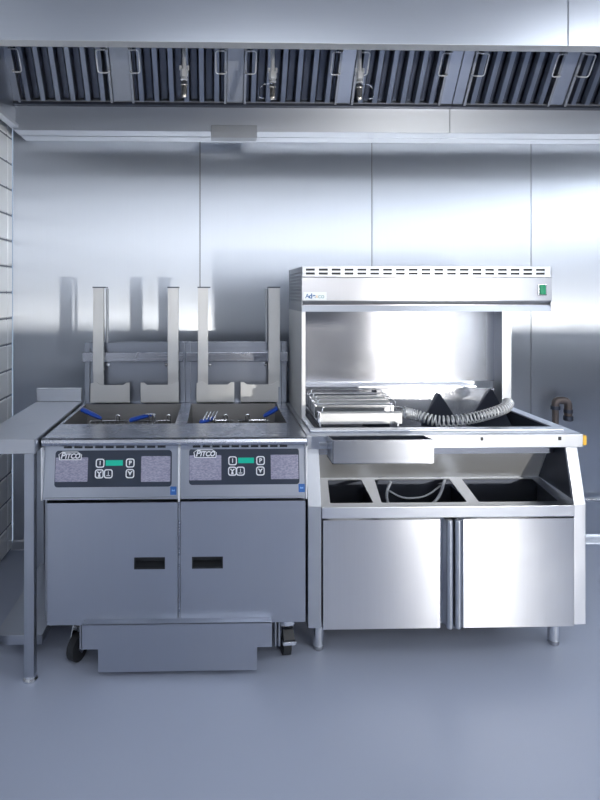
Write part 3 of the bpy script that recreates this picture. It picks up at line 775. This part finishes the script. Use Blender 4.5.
# ------------------------------------------------------------------ heated gantry
G = thing('heated_gantry', 'stainless heated gantry with slotted top edge standing on the serving counter', 'heat lamp gantry', (.9, 2.75, .888))
gx0, gx1, gy0, gy1, gz0, gz1 = .377, 1.478, 2.50, 2.945, 1.362, 1.556
def rect(a, b_, c, d): return [(a, c), (b_, c), (b_, d), (a, d)]
holes = []; n = 19; p = (gx1-gx0-.03)/n
for i in range(n):
    for zz in (1.523, 1.540): holes.append(rect(gx0+.018+i*p, gx0+.018+i*p+p*.70, zz, zz+.0095))
mb = MB(); mb.holed(rect(gx0, gx1, 1.514, gz1), holes, lambda u, v: (u, gy0+.006, v), (0, .003, 0))
mb.box(gx0, gx1, gy0+.006, gy1, gz1-.0005, gz1+.003)
mb.box(gx0, gx1, gy1-.003, gy1, gz0, gz1)
obj('slotted_cover', mb, 'top_steel', G)
obj('slot_shade_sheet', MB().box(gx0+.004, gx1-.004, gy0+.012, gy0+.015, 1.40, gz1-.001), 'black', G)  # black sheet behind the slots, standing for the shade inside
mb = MB(); mb.prism([(gx0, gy0+.009, 1.514), (gx0, gy0, 1.510), (gx0, gy0, 1.410), (gx0, gy0+.022, 1.392), (gx0, gy0+.022, gz0), (gx0, gy0+.026, gz0), (gx0, gy0+.026, 1.394), (gx0, gy0+.005, 1.413), (gx0, gy0+.005, 1.506)], (gx1-gx0, 0, 0), .0008)
obj('front_fascia', mb, 'fascia_steel', G)
obj('lower_lip', MB().prism([(gx0, gy0+.004, gz0), (gx0, gy0+.012, gz0+.026), (gx0, gy0+.02, gz0+.026), (gx0, gy0+.02, gz0)], (gx1-gx0, 0, 0)), 'frame_steel', G)
holes = []
for i in range(20):
    for j in range(9):
        y = gy0+.03+i*.0195; z = 1.405+j*.0152; holes.append(rect(y, y+.011, z, z+.010))
mb = MB(); mb.holed(rect(gy0+.006, gy1, gz0, gz1), holes, lambda u, v: (gx0, u, v), (.003, 0, 0))
obj('vented_end', mb, 'dull_steel', G)
mb = MB(); mb.box(gx1-.003, gx1, gy0+.006, gy1, gz0, gz1)
obj('plain_end', mb, 'top_steel', G)
obj('vent_shade_sheet', MB().box(gx0+.006, gx0+.008, gy0+.02, gy1-.006, 1.37, gz1-.002), 'black', G)  # black sheet that paints the vent holes' inner shade
mb = MB(); mb.box(gx0+.01, gx1-.01, gy0+.03, gy1-.01, 1.38, 1.384)
obj('heat_reflector', mb, 'dull_steel', G)
mb = MB(); mb.prism([(gx0, 2.515, .888), (gx0, 2.905, .888), (gx0, 2.945, .897), (gx0, 2.945, gz0), (gx0, 2.515, gz0)], (.018, 0, 0), .002)
obj('support_plate', mb, 'matt_steel', G)
mb = MB(); mb.box(1.432, 1.478, 2.85, 2.853, .888, gz0); mb.box(1.432, 1.435, 2.853, 2.945, .888, gz0); mb.box(1.475, 1.478, 2.853, 2.945, .888, gz0)
obj('support_post', mb, 'top_steel', G)
mb = MB(); mb.box(.395, 1.433, 2.932, 2.938, .9925, gz0)
obj('back_panel', mb, 'panel_steel', G)
# rating badge and rocker switch
bd = obj('badge', MB().box(.384, .484, gy0-.0015, gy0+.001, 1.411, 1.447), 'white', G)
for s, m, xx, sz, bo in (('A', 'blue_print', .400, .026, .0003), ('de', 'blue_print', .4215, .030, .0008), ('x', 'orange_print', .4415, .022, 0.), ('co', 'teal_print', .4605, .028, .0002)):
    text('badge_lettering', s, sz, m, bd, lambda u, v, w_, xx=xx: (xx+u, gy0-.002-w_, 1.429+v), depth=.0003, bold=bo)
sw = obj('switch', MB().box(1.412, 1.452, gy0-.006, gy0+.002, 1.432, 1.482, .003), 'chrome', G)
obj('rocker', MB().prism([(1.420, gy0-.006, 1.436), (1.444, gy0-.006, 1.436), (1.444, gy0-.006, 1.478), (1.420, gy0-.006, 1.478)], (0, -.006, 0), .002), 'green', sw)

# ------------------------------------------------------------------ pipes behind
mb = MB(); y = 3.2
mb.tube([(1.91, y, 0), (1.91, y, .80)], .017, 16)
mb.tube(arc_path([(1.91, y, .79), (1.91, y, .84), (1.983, y, .84), (1.983, y, .745)], .034, 8), .021, 16)
w = thing('waste_pipe', 'dark iron pipe with hooked top elbow, standing behind the counter at right', 'pipe', (1.91, y, 0))
obj('elbow', mb, 'iron', w)
mb = MB(); mb.tube([(1.983, y, .725), (1.983, y, .73), (1.983, y, .75), (1.983, y, .754)], [.02, .026, .026, .022], 16); mb.tube([(1.983, y, .77), (1.983, y, .79)], .024, 16)
mb.tube([(1.91, y, .79), (1.91, y, .81)], .025, 16)
obj('collar', mb, 'dark_steel', w)
w = thing('wall_pipe', 'bright horizontal pipe low on the back wall, at the right edge', 'pipe', (2.2, 3.25, .26))
obj('pipe', MB().cyl((1.5, 3.25, .262), (3.2, 3.25, .262), .011, 14), 'chrome', w)
mb = MB()
for x in (1.7, 2.5, 3.1): mb.box(x-.012, x+.012, 3.24, 3.3, .25, .275, .002)
obj('pipe_clip', mb, 'dull_steel', w)

# ------------------------------------------------------------------ camera and view
cam = bpy.data.cameras.new('camera'); co = bpy.data.objects.new('camera', cam); COL.objects.link(co)
co.location = (0, 0, 1.443); co.rotation_euler = (math.radians(90), 0, math.radians(-1.38))
cam.sensor_fit = 'VERTICAL'; cam.sensor_height = 36; cam.lens = 578/800*36
cam.shift_x = (300-229)/800; cam.shift_y = -(400-293)/800; cam.clip_start = .01
scene.camera = co
wd = bpy.data.worlds.new('world'); scene.world = wd; wd.use_nodes = True
wd.node_tree.nodes['Background'].inputs[0].default_value = (.6, .75, 1, 1); wd.node_tree.nodes['Background'].inputs[1].default_value = .5
scene.view_settings.view_transform = 'Standard'; scene.view_settings.look = 'None'
scene.view_settings.gamma = 1; scene.view_settings.use_curve_mapping = False; scene.view_settings.exposure = 0.2
scene.cycles.max_bounces = 8
